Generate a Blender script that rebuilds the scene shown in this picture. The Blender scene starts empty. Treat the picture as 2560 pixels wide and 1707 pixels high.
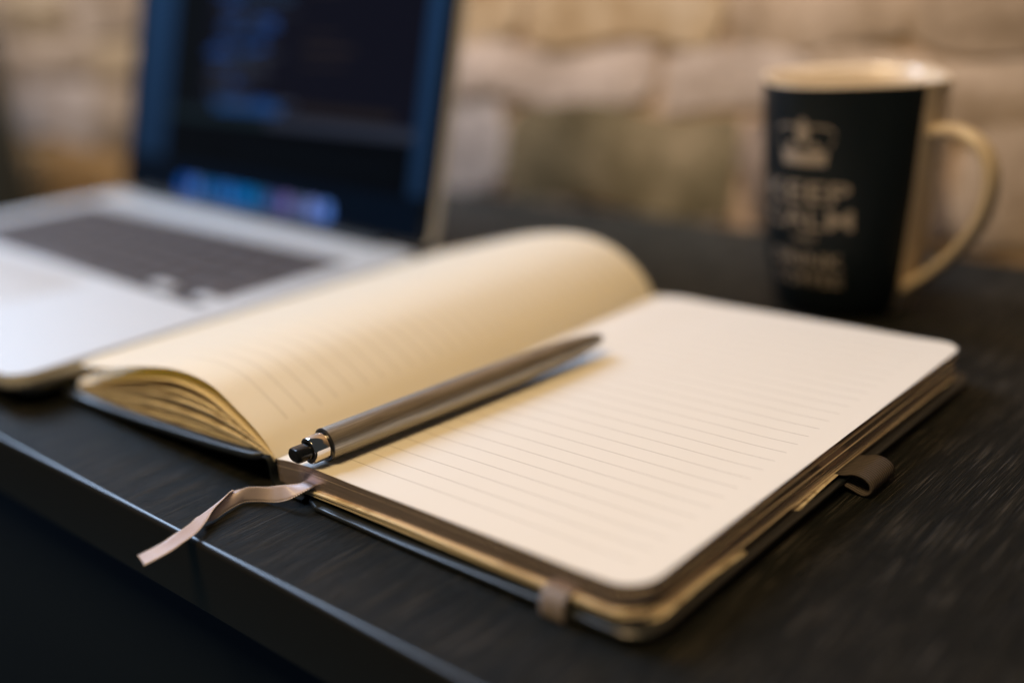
import bpy, bmesh, math, random
from mathutils import Vector, Matrix
import numpy as np

MM = 0.001
SC = bpy.context.scene
COL = SC.collection
rnd = random.Random(7)

# ------------------------------------------------------------------ camera
cam_d = bpy.data.cameras.new('camera'); cam = bpy.data.objects.new('camera', cam_d); COL.objects.link(cam)
CP, CYAW, CROLL = 0.338, -0.735, -0.049
CPOS = Vector((274.363, -190.078, 162.066)) * MM
fw = Vector((math.sin(CYAW)*math.cos(CP), math.cos(CYAW)*math.cos(CP), -math.sin(CP)))
rt0 = Vector((math.cos(CYAW), -math.sin(CYAW), 0)); up0 = rt0.cross(fw)
rt = rt0*math.cos(CROLL) + up0*math.sin(CROLL); up = -rt0*math.sin(CROLL) + up0*math.cos(CROLL)
m = Matrix((rt, up, -fw)).transposed().to_4x4(); m.translation = CPOS
cam.matrix_world = m
cam_d.lens = 39.017; cam_d.sensor_width = 36; cam_d.clip_start = 0.02; cam_d.clip_end = 20
cam_d.dof.use_dof = True; cam_d.dof.focus_distance = 0.3435; cam_d.dof.aperture_fstop = 2.15
SC.camera = cam

# ------------------------------------------------------------------ world, lamps, exposure
w = bpy.data.worlds.new('World'); SC.world = w; w.use_nodes = True
bg = w.node_tree.nodes['Background']; bg.inputs[0].default_value = (0.72, 0.82, 0.86, 1); bg.inputs[1].default_value = 0.05

def area(name, pos, target, size, power, color, sy=None):
    l = bpy.data.lights.new(name, 'AREA'); l.energy = power; l.color = color
    l.shape = 'RECTANGLE'; l.size = size; l.size_y = sy or size
    o = bpy.data.objects.new(name, l); COL.objects.link(o)
    o.location = pos; o.rotation_euler = (Vector(target)-Vector(pos)).to_track_quat('-Z', 'Y').to_euler()
    return o
area('window_light', (-1.22, 0.34, 1.08), (0, 0.1, 0), 0.85, 50, (0.52, 0.71, 1.0))
area('room_lamp', (0.06, -0.58, 1.42), (0.0, 0.15, 0), 0.5, 19.5, (1.0, 0.68, 0.31))
wl = area('added_wall_fill', (-0.48, 0.285, 0.62), (-0.48, 0.395, 0.12), 1.1, 2.3, (1.0, 0.86, 0.77), sy=0.04); wl.data.spread = math.radians(38)  # added strip light that brightens the wall, no fixture known there
SC.view_settings.view_transform = 'Standard'; SC.view_settings.look = 'None'
SC.view_settings.exposure = 0; SC.view_settings.gamma = 1
SC.render.engine = 'CYCLES'
SC.cycles.use_denoising = True
SC.cycles.max_bounces = 10; SC.cycles.diffuse_bounces = 6
SC.cycles.sample_clamp_indirect = 6
SC.cycles.caustics_reflective = False; SC.cycles.caustics_refractive = False

# ------------------------------------------------------------------ helpers
def tag(o, label=None, cat=None, kind=None, group=None):
    if label: o['label'] = label
    if cat: o['category'] = cat
    if kind: o['kind'] = kind
    if group: o['group'] = group
    return o

def empty(name, loc=(0, 0, 0), rz=0):
    o = bpy.data.objects.new(name, None); COL.objects.link(o)
    o.location = Vector(loc)*MM; o.rotation_euler = (0, 0, rz); o.empty_display_size = 0.01
    return o

def mesh(name, verts, faces, mats, parent=None, fm=None, uvs=None, smooth=40, world=True):
    """verts in mm; world=True: given in world mm even when parented"""
    me = bpy.data.meshes.new(name)
    me.from_pydata([(v[0]*MM, v[1]*MM, v[2]*MM) for v in verts], [], faces)
    if not isinstance(mats, (list, tuple)): mats = [mats]
    for x in mats: me.materials.append(x)
    if fm: me.polygons.foreach_set('material_index', fm)
    if uvs:
        ul = me.uv_layers.new(name='UVMap')
        for lp in me.loops: ul.data[lp.index].uv = uvs[lp.vertex_index]
    if smooth:
        me.polygons.foreach_set('use_smooth', [True]*len(me.polygons))
        me.set_sharp_from_angle(angle=math.radians(smooth))
    me.update()
    o = bpy.data.objects.new(name, me); COL.objects.link(o)
    if parent:
        o.parent = parent
        if world:
            bpy.context.view_layer.update()
            o.matrix_parent_inverse = parent.matrix_world.inverted()
    return o

def fixn(o):
    bm = bmesh.new(); bm.from_mesh(o.data); bmesh.ops.recalc_face_normals(bm, faces=bm.faces); bm.to_mesh(o.data); bm.free()
    return o

def from_bm(name, bm, mats, parent=None, smooth=40, world=False):
    me = bpy.data.meshes.new(name); bmesh.ops.scale(bm, vec=(MM, MM, MM), verts=bm.verts)
    bm.to_mesh(me); bm.free()
    if not isinstance(mats, (list, tuple)): mats = [mats]
    for x in mats: me.materials.append(x)
    if smooth:
        me.polygons.foreach_set('use_smooth', [True]*len(me.polygons))
        me.set_sharp_from_angle(angle=math.radians(smooth))
    o = bpy.data.objects.new(name, me); COL.objects.link(o)
    if parent: o.parent = parent
    return o

def box_bm(x0, x1, y0, y1, z0, z1, bev=0, seg=2):
    bm = bmesh.new(); r = bmesh.ops.create_cube(bm, size=1)
    for v in bm.verts:
        v.co = Vector(((x0+x1)/2+v.co.x*(x1-x0), (y0+y1)/2+v.co.y*(y1-y0), (z0+z1)/2+v.co.z*(z1-z0)))
    if bev: bmesh.ops.bevel(bm, geom=bm.edges[:], offset=bev, segments=seg, affect='EDGES', profile=0.5)
    return bm

def rrect(x0, x1, y0, y1, r, n=6):
    pts = []
    for cx, cy, a0 in ((x1-r, y1-r, 0), (x0+r, y1-r, 90), (x0+r, y0+r, 180), (x1-r, y0+r, 270)):
        for i in range(n+1):
            a = math.radians(a0+90*i/n); pts.append((cx+r*math.cos(a), cy+r*math.sin(a)))
    return pts

def plate_bm(x0, x1, y0, y1, z0, z1, r, n=6, bev=0.0):
    """rounded slab with a small chamfered rim"""
    bm = bmesh.new(); rings = []
    def ring(d, z): return [bm.verts.new((px, py, z)) for px, py in rrect(x0+d, x1-d, y0+d, y1-d, max(r-d, 0.05), n)]
    if bev:
        rings = [ring(bev, z0), ring(bev*0.3, z0+bev*0.3), ring(0, z0+bev), ring(0, z1-bev), ring(bev*0.3, z1-bev*0.3), ring(bev, z1)]
    else: rings = [ring(0, z0), ring(0, z1)]
    k = len(rings[0])
    for a, b in zip(rings, rings[1:]):
        for i in range(k): bm.faces.new((a[i], a[(i+1) % k], b[(i+1) % k], b[i]))
    bm.faces.new(list(reversed(rings[0]))); bm.faces.new(rings[-1])
    return bm

def interp(x, pts):
    return float(np.interp(x, [p[0] for p in pts], [p[1] for p in pts]))

def catmull(P, n):
    P = [np.array(p, float) for p in P]; Q = [2*P[0]-P[1]]+P+[2*P[-1]-P[-2]]
    out = []
    for i in range(1, len(Q)-2):
        for k in range(12):
            t = k/12
            a, b, c, d = Q[i-1:i+3]
            out.append(0.5*((2*b)+(-a+c)*t+(2*a-5*b+4*c-d)*t*t+(-a+3*b-3*c+d)*t**3))
    out.append(P[-1]); out = np.array(out)
    s = np.r_[0, np.cumsum(np.linalg.norm(np.diff(out, axis=0), axis=1))]
    u = np.linspace(0, s[-1], n)
    return np.stack([np.interp(u, s, out[:, j]) for j in range(out.shape[1])], 1), s[-1]

# ------------------------------------------------------------------ materials
def mat(name, base=(0.5, 0.5, 0.5), rough=0.5, metal=0.0, spec=0.5, **kw):
    m_ = bpy.data.materials.new(name); m_.use_nodes = True
    b = m_.node_tree.nodes['Principled BSDF']
    b.inputs['Base Color'].default_value = (*base, 1); b.inputs['Roughness'].default_value = rough
    b.inputs['Metallic'].default_value = metal; b.inputs['Specular IOR Level'].default_value = spec
    for k_, v_ in kw.items(): b.inputs[k_.replace('_', ' ')].default_value = v_
    return m_
class NT:
    def __init__(s, m_): s.t = m_.node_tree; s.n = s.t.nodes; s.b = s.n['Principled BSDF']
    def new(s, typ, **kw):
        n = s.n.new(typ)
        for k_, v_ in kw.items(): setattr(n, k_, v_)
        return n
    def link(s, a, b): s.t.links.new(a, b)
    def coord(s, scale, which='Object', rot=(0, 0, 0)):
        tc = s.new('ShaderNodeTexCoord'); mp = s.new('ShaderNodeMapping')
        mp.inputs['Scale'].default_value = scale; mp.inputs['Rotation'].default_value = rot
        s.link(tc.outputs[which], mp.inputs[0]); return mp.outputs[0]
    def noise(s, vec, scale=1, detail=3, rough=0.5):
        n = s.new('ShaderNodeTexNoise'); n.inputs['Scale'].default_value = scale
        n.inputs['Detail'].default_value = detail; n.inputs['Roughness'].default_value = rough
        s.link(vec, n.inputs['Vector']); return n.outputs[0]
    def ramp(s, fac, stops):
        r = s.new('ShaderNodeValToRGB'); e = r.color_ramp.elements
        while len(e) < len(stops): e.new(0.5)
        for q, (p, c) in zip(e, stops): q.position = p; q.color = (*c, 1)
        s.link(fac, r.inputs[0]); return r.outputs[0]
    def math(s, op, a, b=None, c=None):
        n = s.new('ShaderNodeMath', operation=op)
        for i, v_ in enumerate((a, b, c)):
            if v_ is None: continue
            if isinstance(v_, (int, float)): n.inputs[i].default_value = v_
            else: s.link(v_, n.inputs[i])
        return n.outputs[0]
    def bump(s, h, strength=0.2, dist=0.0002):
        b = s.new('ShaderNodeBump'); b.inputs['Strength'].default_value = strength; b.inputs['Distance'].default_value = dist
        s.link(h, b.inputs['Height']); s.link(b.outputs[0], s.b.inputs['Normal']); return b
    def mix(s, fac, a, b):
        n = s.new('ShaderNodeMix', data_type='RGBA')
        for sock, v_ in ((n.inputs[0], fac), (n.inputs[6], a), (n.inputs[7], b)):
            if isinstance(v_, (int, float)): sock.default_value = v_
            elif isinstance(v_, tuple): sock.default_value = (*v_, 1)
            else: s.link(v_, sock)
        return n.outputs[2]

# dark stained oak, grain along y
def wood_mat(name):
    m_ = mat(name, (0.03, 0.027, 0.025), 0.4, spec=0.17); t = NT(m_)
    v = t.coord((1, 1, 1))
    gv = t.coord((1700, 34, 1700)); g2 = t.coord((300, 8, 300)); g3 = t.coord((2500, 34, 2500))
    warp = t.noise(t.coord((14, 5, 14)), 1, 2)
    vm = t.new('ShaderNodeVectorMath', operation='MULTIPLY_ADD')
    cmb = t.new('ShaderNodeCombineXYZ'); t.link(t.math('MULTIPLY', warp, 9.0), cmb.inputs[0])
    vm2 = t.new('ShaderNodeVectorMath', operation='ADD'); t.link(gv, vm2.inputs[0]); t.link(cmb.outputs[0], vm2.inputs[1])
    fine = t.noise(vm2.outputs[0], 1, 4, 0.6); broad = t.noise(g2, 1, 3, 0.55); scr = t.noise(g3, 1, 2, 0.5)
    s_ = t.math('ADD', t.math('MULTIPLY', fine, 0.68), t.math('MULTIPLY', broad, 0.32))
    c = t.ramp(s_, [(0.38, (0.0018, 0.0028, 0.0032)), (0.5, (0.0045, 0.0060, 0.0062)), (0.58, (0.012, 0.0128, 0.012)), (0.70, (0.065, 0.060, 0.054))])  # palest stop also paints in sheen on the grain streaks
    # pale scuffed pores; the grain's sheen is painted into this colour too
    p = t.ramp(scr, [(0.60, (0, 0, 0)), (0.68, (1, 1, 1))])
    pm = t.ramp(t.noise(t.coord((60, 30, 60)), 1, 2), [(0.38, (0, 0, 0)), (0.7, (1, 1, 1))])
    c = t.mix(t.math('MULTIPLY', t.math('MULTIPLY_ADD', pm, 0.5, 0.5), t.math('MULTIPLY', p, 0.5)), c, (0.17, 0.155, 0.14))
    t.link(c, t.b.inputs['Base Color'])
    r = t.ramp(s_, [(0.38, (0.62,)*3), (0.66, (0.32,)*3)]); t.link(r, t.b.inputs['Roughness'])
    t.bump(t.math('ADD', s_, t.math('MULTIPLY', scr, 0.9)), 1.0, 0.0007)
    return m_
M_wood = wood_mat('dark_stained_oak')
M_edge = mat('black_lipping', (0.011, 0.010, 0.0085), 0.36, spec=0.45)
_t = NT(M_edge); _t.bump(_t.noise(_t.coord((900, 60, 900)), 1, 3), 0.1, 0.0001)

def paper_mat(name, v0=4.25, u0=11.5, u1=130.7, pitch=7.15, ruled=True, base=(0.77, 0.75, 0.725), trans=0.0):
    m_ = mat(name, base, 0.62, spec=0.25); t = NT(m_)
    n1 = t.noise(t.coord((1, 1, 1)), 900, 3); n2 = t.noise(t.coord((1, 1, 1)), 14, 2)
    c = t.mix(t.math('MULTIPLY', n2, 0.35), base, (base[0]*0.97, base[1]*0.96, base[2]*0.94))
    if 'edges' in name:
        lay = t.noise(t.coord((9, 9, 3800)), 1, 2)
        c = t.mix(t.ramp(lay, [(0.42, (0.55,)*3), (0.5, (0, 0, 0))]), c, (base[0]*0.45, base[1]*0.38, base[2]*0.28))
    if ruled:
        uv = t.new('ShaderNodeUVMap'); uv.uv_map = 'UVMap'; sp = t.new('ShaderNodeSeparateXYZ'); t.link(uv.outputs[0], sp.inputs[0])
        u, v = sp.outputs[0], sp.outputs[1]
        q = t.math('FRACT', t.math('DIVIDE', t.math('SUBTRACT', v, v0-pitch/2), pitch))
        d = t.math('MULTIPLY', t.math('ABSOLUTE', t.math('SUBTRACT', q, 0.5)), pitch)
        ln = t.math('SUBTRACT', 1.0, t.math('SMOOTH_MIN', t.math('DIVIDE', d, 0.15), 1.0, 0.3))
        ln = t.math('MAXIMUM', ln, 0.0)
        a = t.math('MULTIPLY', t.math('GREATER_THAN', u, u0), t.math('LESS_THAN', u, u1))
        b = t.math('MULTIPLY', t.math('GREATER_THAN', v, v0+0.5), t.math('LESS_THAN', v, v0+pitch*27.5))
        ln = t.math('MULTIPLY', t.math('MULTIPLY', ln, a), t.math('MULTIPLY', b, 1.0))
        c = t.mix(ln, c, (0.13, 0.10, 0.09))
    t.link(c, t.b.inputs['Base Color'])
    n3 = t.noise(t.coord((28, 16, 20)), 1, 2)
    t.bump(t.math('ADD', t.math('MULTIPLY', n3, 14.0), n1), 0.14, 0.00005)
    out = t.n['Material Output']; tr = t.new('ShaderNodeBsdfTranslucent'); ms = t.new('ShaderNodeMixShader')
    tr.inputs[0].default_value = (0.93, 0.80, 0.26, 1); ms.inputs[0].default_value = trans
    t.link(t.b.outputs[0], ms.inputs[1]); t.link(tr.outputs[0], ms.inputs[2]); t.link(ms.outputs[0], out.inputs[0])
    return m_
M_page_r = paper_mat('ruled_cream_paper_right')
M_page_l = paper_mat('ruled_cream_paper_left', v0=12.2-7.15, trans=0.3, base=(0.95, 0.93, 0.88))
M_sheet = paper_mat('cream_sheet_edges', ruled=False, base=(0.88, 0.80, 0.64))
M_leaf = paper_mat('thin_cream_leaf', ruled=False, base=(0.90, 0.84, 0.74), trans=0.35)

def gilt_mat():
    m_ = mat('silvered_page_edges', (0.62, 0.50, 0.45), 0.2, 0.8); t = NT(m_)
    h = t.noise(t.coord((25, 25, 6000)), 1, 3, 0.7); h2 = t.noise(t.coord((6, 6, 900)), 1, 2)
    t.bump(t.math('ADD', h, h2), 0.13, 0.00012)
    c = t.ramp(t.noise(t.coord((12, 12, 2500)), 1, 2), [(0.35, (0.66, 0.52, 0.48)), (0.6, (0.90, 0.76, 0.72))])
    t.link(c, t.b.inputs['Base Color']); return m_
M_gilt = gilt_mat()

def leather_mat():
    m_ = mat('black_coated_cover', (0.008, 0.011, 0.015), 0.38, spec=1.0); t = NT(m_)
    t.bump(t.noise(t.coord((1, 1, 1)), 1400, 3), 0.25, 0.00008); return m_
M_cover = leather_mat()

def ribbon_mat():
    m_ = mat('mauve_satin', (0.54, 0.47, 0.54), 0.30, spec=0.8, Sheen_Weight=0.3); t = NT(m_)
    uv = t.new('ShaderNodeUVMap'); uv.uv_map = 'UVMap'
    wv = t.new('ShaderNodeTexWave'); wv.inputs['Scale'].default_value = 2.2; wv.inputs['Distortion'].default_value = 0.6
    t.link(uv.outputs[0], wv.inputs[0]); t.bump(t.math('ADD', wv.outputs[1], t.noise(t.coord((7000, 7000, 7000)), 1, 1)), 0.3, 0.00008)
    t.b.inputs['Anisotropic'].default_value = 0.5
    return m_
M_ribbon = ribbon_mat()
M_picot = mat('pale_ribbon_edge', (0.80, 0.72, 0.74), 0.6)

def elastic_mat(name, c0, c1):
    m_ = mat(name, c0, 0.75); t = NT(m_)
    uv = t.new('ShaderNodeUVMap'); uv.uv_map = 'UVMap'; sp = t.new('ShaderNodeSeparateXYZ'); t.link(uv.outputs[0], sp.inputs[0])
    a = t.math('SINE', t.math('MULTIPLY', sp.outputs[1], 2*math.pi/1.15)); b = t.math('SINE', t.math('MULTIPLY', sp.outputs[0], 2*math.pi/0.42))
    h = t.math('ADD', t.math('MULTIPLY', a, 0.7), t.math('MULTIPLY', b, 0.3))
    t.link(t.ramp(t.math('MULTIPLY_ADD', h, 0.5, 0.5), [(0.2, c0), (0.9, c1)]), t.b.inputs['Base Color'])
    t.bump(h, 0.8, 0.0002); return m_
M_loop = elastic_mat('brown_ribbed_elastic', (0.016, 0.013, 0.013), (0.13, 0.105, 0.095))
M_band = elastic_mat('taupe_elastic', (0.13, 0.11, 0.11), (0.42, 0.37, 0.38))

def brushed_mat(name, c0, c1, rough, metal):
    m_ = mat(name, c0, rough, metal); t = NT(m_)
    g = t.noise(t.coord((2500, 45, 2500)), 1, 4, 0.65)
    t.link(t.ramp(g, [(0.35, c0), (0.68, c1)]), t.b.inputs['Base Color'])
    t.link(t.math('MULTIPLY_ADD', g, 0.25, rough-0.04), t.b.inputs['Roughness'])
    t.bump(g, 0.25, 0.00005); return m_
M_barrel = brushed_mat('brushed_bronze', (0.24, 0.225, 0.20), (0.46, 0.435, 0.39), 0.31, 0.92)
M_chrome = mat('polished_chrome', (0.78, 0.74, 0.70), 0.07, 1.0)
M_darkmetal = mat('dark_metal_face', (0.10, 0.10, 0.105), 0.3, 0.9)
M_blackplastic = mat('gloss_black_plastic', (0.006, 0.007, 0.009), 0.16)

M_alu = mat('bead_blasted_aluminium', (0.54, 0.54, 0.54), 0.55, 0.35); _t = NT(M_alu); _t.bump(_t.noise(_t.coord((1, 1, 1)), 2500, 2), 0.1, 0.00003)
M_key = mat('black_keycap', (0.085, 0.075, 0.08), 0.6, spec=0.2)
M_well = mat('keyboard_well', (0.008, 0.007, 0.007), 0.6, spec=0.3)
M_bezel = mat('black_glass_bezel', (0.004, 0.006, 0.008), 0.12)
M_rubber = mat('black_rubber', (0.01, 0.01, 0.01), 0.7)
M_pad = mat('trackpad_glass', (0.60, 0.60, 0.60), 0.5, 0.35)

def screen_mat():
    m_ = mat('lit_display', (0.0, 0.0, 0.0), 0.12); t = NT(m_)
    a = t.new('ShaderNodeVertexColor'); a.layer_name = 'picture'
    t.link(a.outputs[0], t.b.inputs['Emission Color']); t.b.inputs['Emission Strength'].default_value = 1.0
    return m_
M_screen = screen_mat()

M_mug = mat('cream_glazed_ceramic', (0.56, 0.47, 0.36), 0.25, spec=0.5)
M_mugblack = mat('black_print_on_ceramic', (0.004, 0.008, 0.012), 0.5, spec=0.22)
M_mugink = mat('pale_mug_print', (0.30, 0.26, 0.23), 0.6)

def stone_mat(name, a, b, c):
    m_ = mat(name, a, 0.85, spec=0.2); t = NT(m_)
    n1 = t.noise(t.coord((1, 1, 1)), 22, 5, 0.6); n2 = t.noise(t.coord((1, 1, 1)), 160, 4, 0.6)
    f = t.math('ADD', t.math('MULTIPLY', n1, 0.75), t.math('MULTIPLY', n2, 0.25))
    t.link(t.ramp(f, [(0.36, a), (0.5, b), (0.64, c)]), t.b.inputs['Base Color'])
    t.bump(n2, 0.5, 0.001); return m_
M_st = dict(
    olive=stone_mat('olive_stone', (0.085, 0.07, 0.038), (0.15, 0.125, 0.075), (0.25, 0.205, 0.135)),
    pale=stone_mat('pale_mauve_stone', (0.31, 0.255, 0.22), (0.43, 0.365, 0.33), (0.53, 0.46, 0.425)),
    orange=stone_mat('ochre_stone', (0.27, 0.19, 0.11), (0.39, 0.30, 0.195), (0.48, 0.40, 0.31)),
    tan=stone_mat('tan_stone', (0.25, 0.19, 0.135), (0.38, 0.30, 0.23), (0.48, 0.39, 0.32)),
    grey=stone_mat('grey_stone', (0.28, 0.26, 0.26), (0.40, 0.37, 0.37), (0.52, 0.48, 0.47)),
    umber=stone_mat('umber_stone', (0.09, 0.07, 0.058), (0.16, 0.125, 0.105), (0.25, 0.20, 0.17)),
    brown=stone_mat('brown_stone', (0.16, 0.09, 0.03), (0.30, 0.18, 0.07), (0.42, 0.28, 0.15)))
M_mortar = stone_mat('lime_mortar', (0.297, 0.216, 0.149), (0.446, 0.338, 0.257), (0.581, 0.459, 0.365))
M_floor = mat('dark_floor', (0.05, 0.085, 0.10), 0.9, spec=0.1)
M_void_shade = mat('under_desk_shade', (0.007, 0.013, 0.024), 0.8, spec=0.1)  # blue-black shade of the space under the desk, put into the colour
M_chair = mat('charcoal_upholstery', (0.02, 0.024, 0.024), 0.9)

# ------------------------------------------------------------------ setting: floor and stone wall
fl = mesh('floor', [(-2500, -2500, -740), (2500, -2500, -740), (2500, 1500, -740), (-2500, 1500, -740)], [(0, 1, 2, 3)], M_floor, smooth=0)
tag(fl, kind='structure')

WA = math.atan2(392-375, 385.0)         # the wall is not quite parallel to the desk edge
wall = empty('stone_wall', (104, 396, -740), WA)
tag(wall, 'rough stone wall in warm ochre, tan and mauve tones behind the desk', 'wall', kind='structure')
def stone(x0, x1, z0, z1, mt, depth=2.6):
    """an uneven block face: world x/z in mm, laid in the wall plane"""
    bm = bmesh.new(); nx = max(4, int((x1-x0)/16)); nz = max(3, int((z1-z0)/16)); sd = rnd.uniform(0, 99)
    g = []
    for j in range(nz+1):
        row = []
        for i in range(nx+1):
            u, v = i/nx, j/nz
            e = min(u, 1-u)*nx; f = min(v, 1-v)*nz
            edge = 0.45 if (e == 0 or f == 0) else (0.9 if min(e, f) < 1.5 else 1.0)
            px = x0-2+(x1-x0+4)*u; pz = z0-2+(z1-z0+4)*v
            wob = 3.6*math.sin(px*0.045+sd)+2.6*math.sin(pz*0.11+sd*2)
            if e == 0: px += 4.5*math.sin(pz*0.07+sd)
            if f == 0: pz += 4.0*math.sin(px*0.05+sd*3)
            if e == 0 and f == 0: px += (x0+x1-2*px)*0.02; pz += (z0+z1-2*pz)*0.05
            row.append(bm.verts.new((px-104, -(depth*edge+wob*edge*0.3+rnd.uniform(-0.5, 0.5)*edge)-0.8, pz+740)))
        g.append(row)
    for j in range(nz):
        for i in range(nx): bm.faces.new((g[j][i], g[j][i+1], g[j+1][i+1], g[j+1][i]))
    o = from_bm('stone', bm, M_st[mt], wall, smooth=60)
    return o
bm = box_bm(-1500, 1300, 0, 120, 0, 1900); from_bm('mortar_core', bm, M_mortar, wall, smooth=0)
courses = [
    (-70, -4, [(-1000, -925, 'brown'), (-917, -800, 'brown'), (-792, -690, 'brown'), (-682, -560, 'orange'), (-552, -430, 'tan'), (-422, -250, 'olive'), (-242, -60, 'tan'), (-52, 110, 'brown'), (118, 300, 'tan'), (308, 470, 'grey')]),
    (4, 63, [(-1010, -890, 'tan'), (-882, -745, 'pale'), (-737, -560, 'tan'), (-552, -420, 'olive'), (-412, -335, 'grey'), (-327, -243, 'grey'), (-236, -62, 'olive'), (-54, -8, 'umber'), (0, 62, 'umber'), (70, 118, 'tan'), (126, 290, 'grey'), (298, 470, 'tan')]),
    (69, 100, [(-1000, -880, 'tan'), (-872, -740, 'tan'), (-732, -600, 'orange'), (-592, -440, 'tan'), (-432, -290, 'pale'), (-284, -120, 'pale'), (-113, -20, 'pale'), (-13, 128, 'tan'), (136, 300, 'tan'), (308, 470, 'orange')]),
    (107, 175, [(-1020, -890, 'tan'), (-882, -770, 'orange'), (-762, -610, 'tan'), (-602, -480, 'orange'), (-472, -330, 'brown'), (-322, -222, 'orange'), (-214, -76, 'orange'), (-68, 30, 'tan'), (38, 190, 'tan'), (198, 330, 'orange'), (338, 480, 'tan')]),
    (183, 262, [(-1000, -860, 'orange'), (-850, -700, 'tan'), (-690, -520, 'grey'), (-510, -370, 'pale'), (-360, -180, 'orange'), (-170, -20, 'tan'), (-10, 170, 'olive'), (180, 320, 'pale'), (330, 480, 'tan')]),
    (-150, -78, [(-1010, -860, 'orange'), (-850, -730, 'tan'), (-720, -540, 'brown'), (-530, -380, 'grey')])]
for z0, z1, row in courses:
    for x0, x1, mt in row: stone(x0, x1, z0, z1, mt)

# ------------------------------------------------------------------ desk
desk = empty('desk', (150, 170, -740))
tag(desk, 'dark stained oak desk with a thin rounded front edge, carrying everything', 'desk')
DX0, DX1, DY0, DY1 = -468, 760, -36.8, 384
prof = [(DY0, -24.5), ]
bm = bmesh.new()
r = 1.8; pp = []
for a in range(0, 91, 15): pp.append((DY0+r-r*math.cos(math.radians(a)), -r+r*math.sin(math.radians(a))))
pp = [(DY0+0.8, -25.0), (DY0, -24.2)] + pp
pp_top = [(DY0+r+0.02, 0), (DY1, 0), (DY1, -25.0), (DY0+r+0.02, -25.0)]
pp += [(DY0+r, -25.0)]
xs = [DX0, DX0+1] + [DX0+ (DX1-DX0)*i/24 for i in range(1, 24)] + [DX1-1, DX1]
for nm_, pq, mt_ in (('edge_band', pp, M_edge), ('top', pp_top, M_wood)):
    bm = bmesh.new(); rings = [[bm.verts.new((x-150, y-170, z+740)) for y, z in pq] for x in xs]
    k = len(pq)
    for a, b in zip(rings, rings[1:]):
        for i in range(k): bm.faces.new((a[i], b[i], b[(i+1) % k], a[(i+1) % k]))
    bm.faces.new(rings[0]); bm.faces.new(list(reversed(rings[-1])))
    bmesh.ops.recalc_face_normals(bm, faces=bm.faces)
    from_bm(nm_, bm, mt_, desk, smooth=30)
for x in (DX0+60, DX1-85):
    for y in (DY0+50, DY1-70):
        from_bm('leg', box_bm(x-150, x-150+45, y-170, y-170+45, 0, 714.9, 2), M_wood, desk)

from_bm('under_desk_shade_sheet', box_bm(DX0+62-150, DX1-42-150, DY0+13-170, DY0+29-170, 60, 714.9, 1), M_void_shade, desk)  # added dark sheet standing in for the shade below the desk top
# dark chair back beyond the desk's left end
chair = empty('chair', (-858, 285, -740))
tag(chair, 'charcoal upholstered chair half in view beyond the left end of the laptop', 'chair')
bm = plate_bm(-95, 95, -20, 20, 420, 858, 18, bev=10); o = from_bm('backrest', bm, M_chair, chair)
for v in o.data.vertices: v.co.x += -0.00016*(max(0, v.co.z*1000-600))*1.0
bm = plate_bm(-100, 90, -330, -22, 400, 460, 30, bev=14); from_bm('seat', bm, M_chair, chair)
for sx in (-85, 70):
    for sy in (-310, -60):
        from_bm('leg', box_bm(sx, sx+18, sy, sy+18, 0, 401, 2), M_wood, chair)

# ------------------------------------------------------------------ notebook
nb = empty('notebook', (0, 105, 0))
tag(nb, 'open ruled notebook with black cover, silvered page edges and one page curling up', 'notebook')
W, H, CR = 140.0, 210.0, 9.5
def yoff(x, xr, cr=CR):
    d = x-(xr-cr)
    return 0.0 if d <= 0 else cr-math.sqrt(max(cr*cr-d*d, 0))
def slab(name, x0, x1, y0, y1, zt, zb, mats, parent, sider=None, cr=CR, side=1, top=0, ny=6, step=4.0, uoff=0.0, wave=0.0, hgt=None):
    xs = [x0]+list(np.arange(x0+step, x1-cr, step))+[x1-cr+cr*math.sin(math.radians(a)) for a in range(0, 91, 10)]
    V, F, FM, UV = [], [], [], []
    n = ny+1
    for x in xs:
        o_ = yoff(x, x1, cr)
        for s_ in (0, 1):
            for j in range(n):
                y = y0+o_+(y1-y0-2*o_)*j/ny
                f = (y-y0)/(y1-y0)
                z = (zt(x, f) if s_ else zb(x, f))
                V.append((x, y, z)); UV.append((x-uoff, y))
    S = 2*n
    for i in range(len(xs)-1):
        a = i*S; b = a+S
        for j in range(ny):
            F.append((a+n+j, b+n+j, b+n+j+1, a+n+j+1)); FM.append(top)
            F.append((a+j, a+j+1, b+j+1, b+j)); FM.append(side if name == 'page_block' else top)
        sd = side if (sider is None or xs[i] < x1-0.62*cr) else sider
        F.append((a, b, b+n, a+n)); FM.append(sd)
        F.append((a+ny, a+n+ny, b+n+ny, b+ny)); FM.append(sd)
    for j in range(ny):
        F.append((j, j+n, j+n+1, j+1)); FM.append(side)
        b = (len(xs)-1)*S
        F.append((b+j, b+j+1, b+n+j+1, b+n+j)); FM.append(side if sider is None else sider)
    return mesh(name, V, F, mats, parent, FM, UV, smooth=32)

topP = [(-2, 11.2), (2, 11.9), (7, 12.5), (14, 13.0), (21, 13.1), (36, 13.1), (56, 13.6), (102, 14.4), (120, 14.6), (140, 15.4)]
botP = [(-2, 3.6), (0, 2.9), (5, 3.7), (12, 4.9), (17, 5.3), (28, 5.8), (55, 6.7), (101, 7.1), (129, 7.3), (140, 7.9)]
crmB = [(8, 2.1), (14, 2.05), (28, 2.15), (55, 2.25), (102, 3.6), (122, 4.1), (140, 4.6)]
covT = [(8, 1.9), (30, 1.85), (55, 1.95), (102, 3.3), (122, 3.8), (144, 4.2)]
tp = lambda x, f: interp(x, topP)+0.5*f*min(1, max(0, x)/20)
bt = lambda x, f: interp(x, botP)
lerp = lambda k_: (lambda x, f: bt(x, f)+(tp(x, f)-bt(x, f))*k_)
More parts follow.
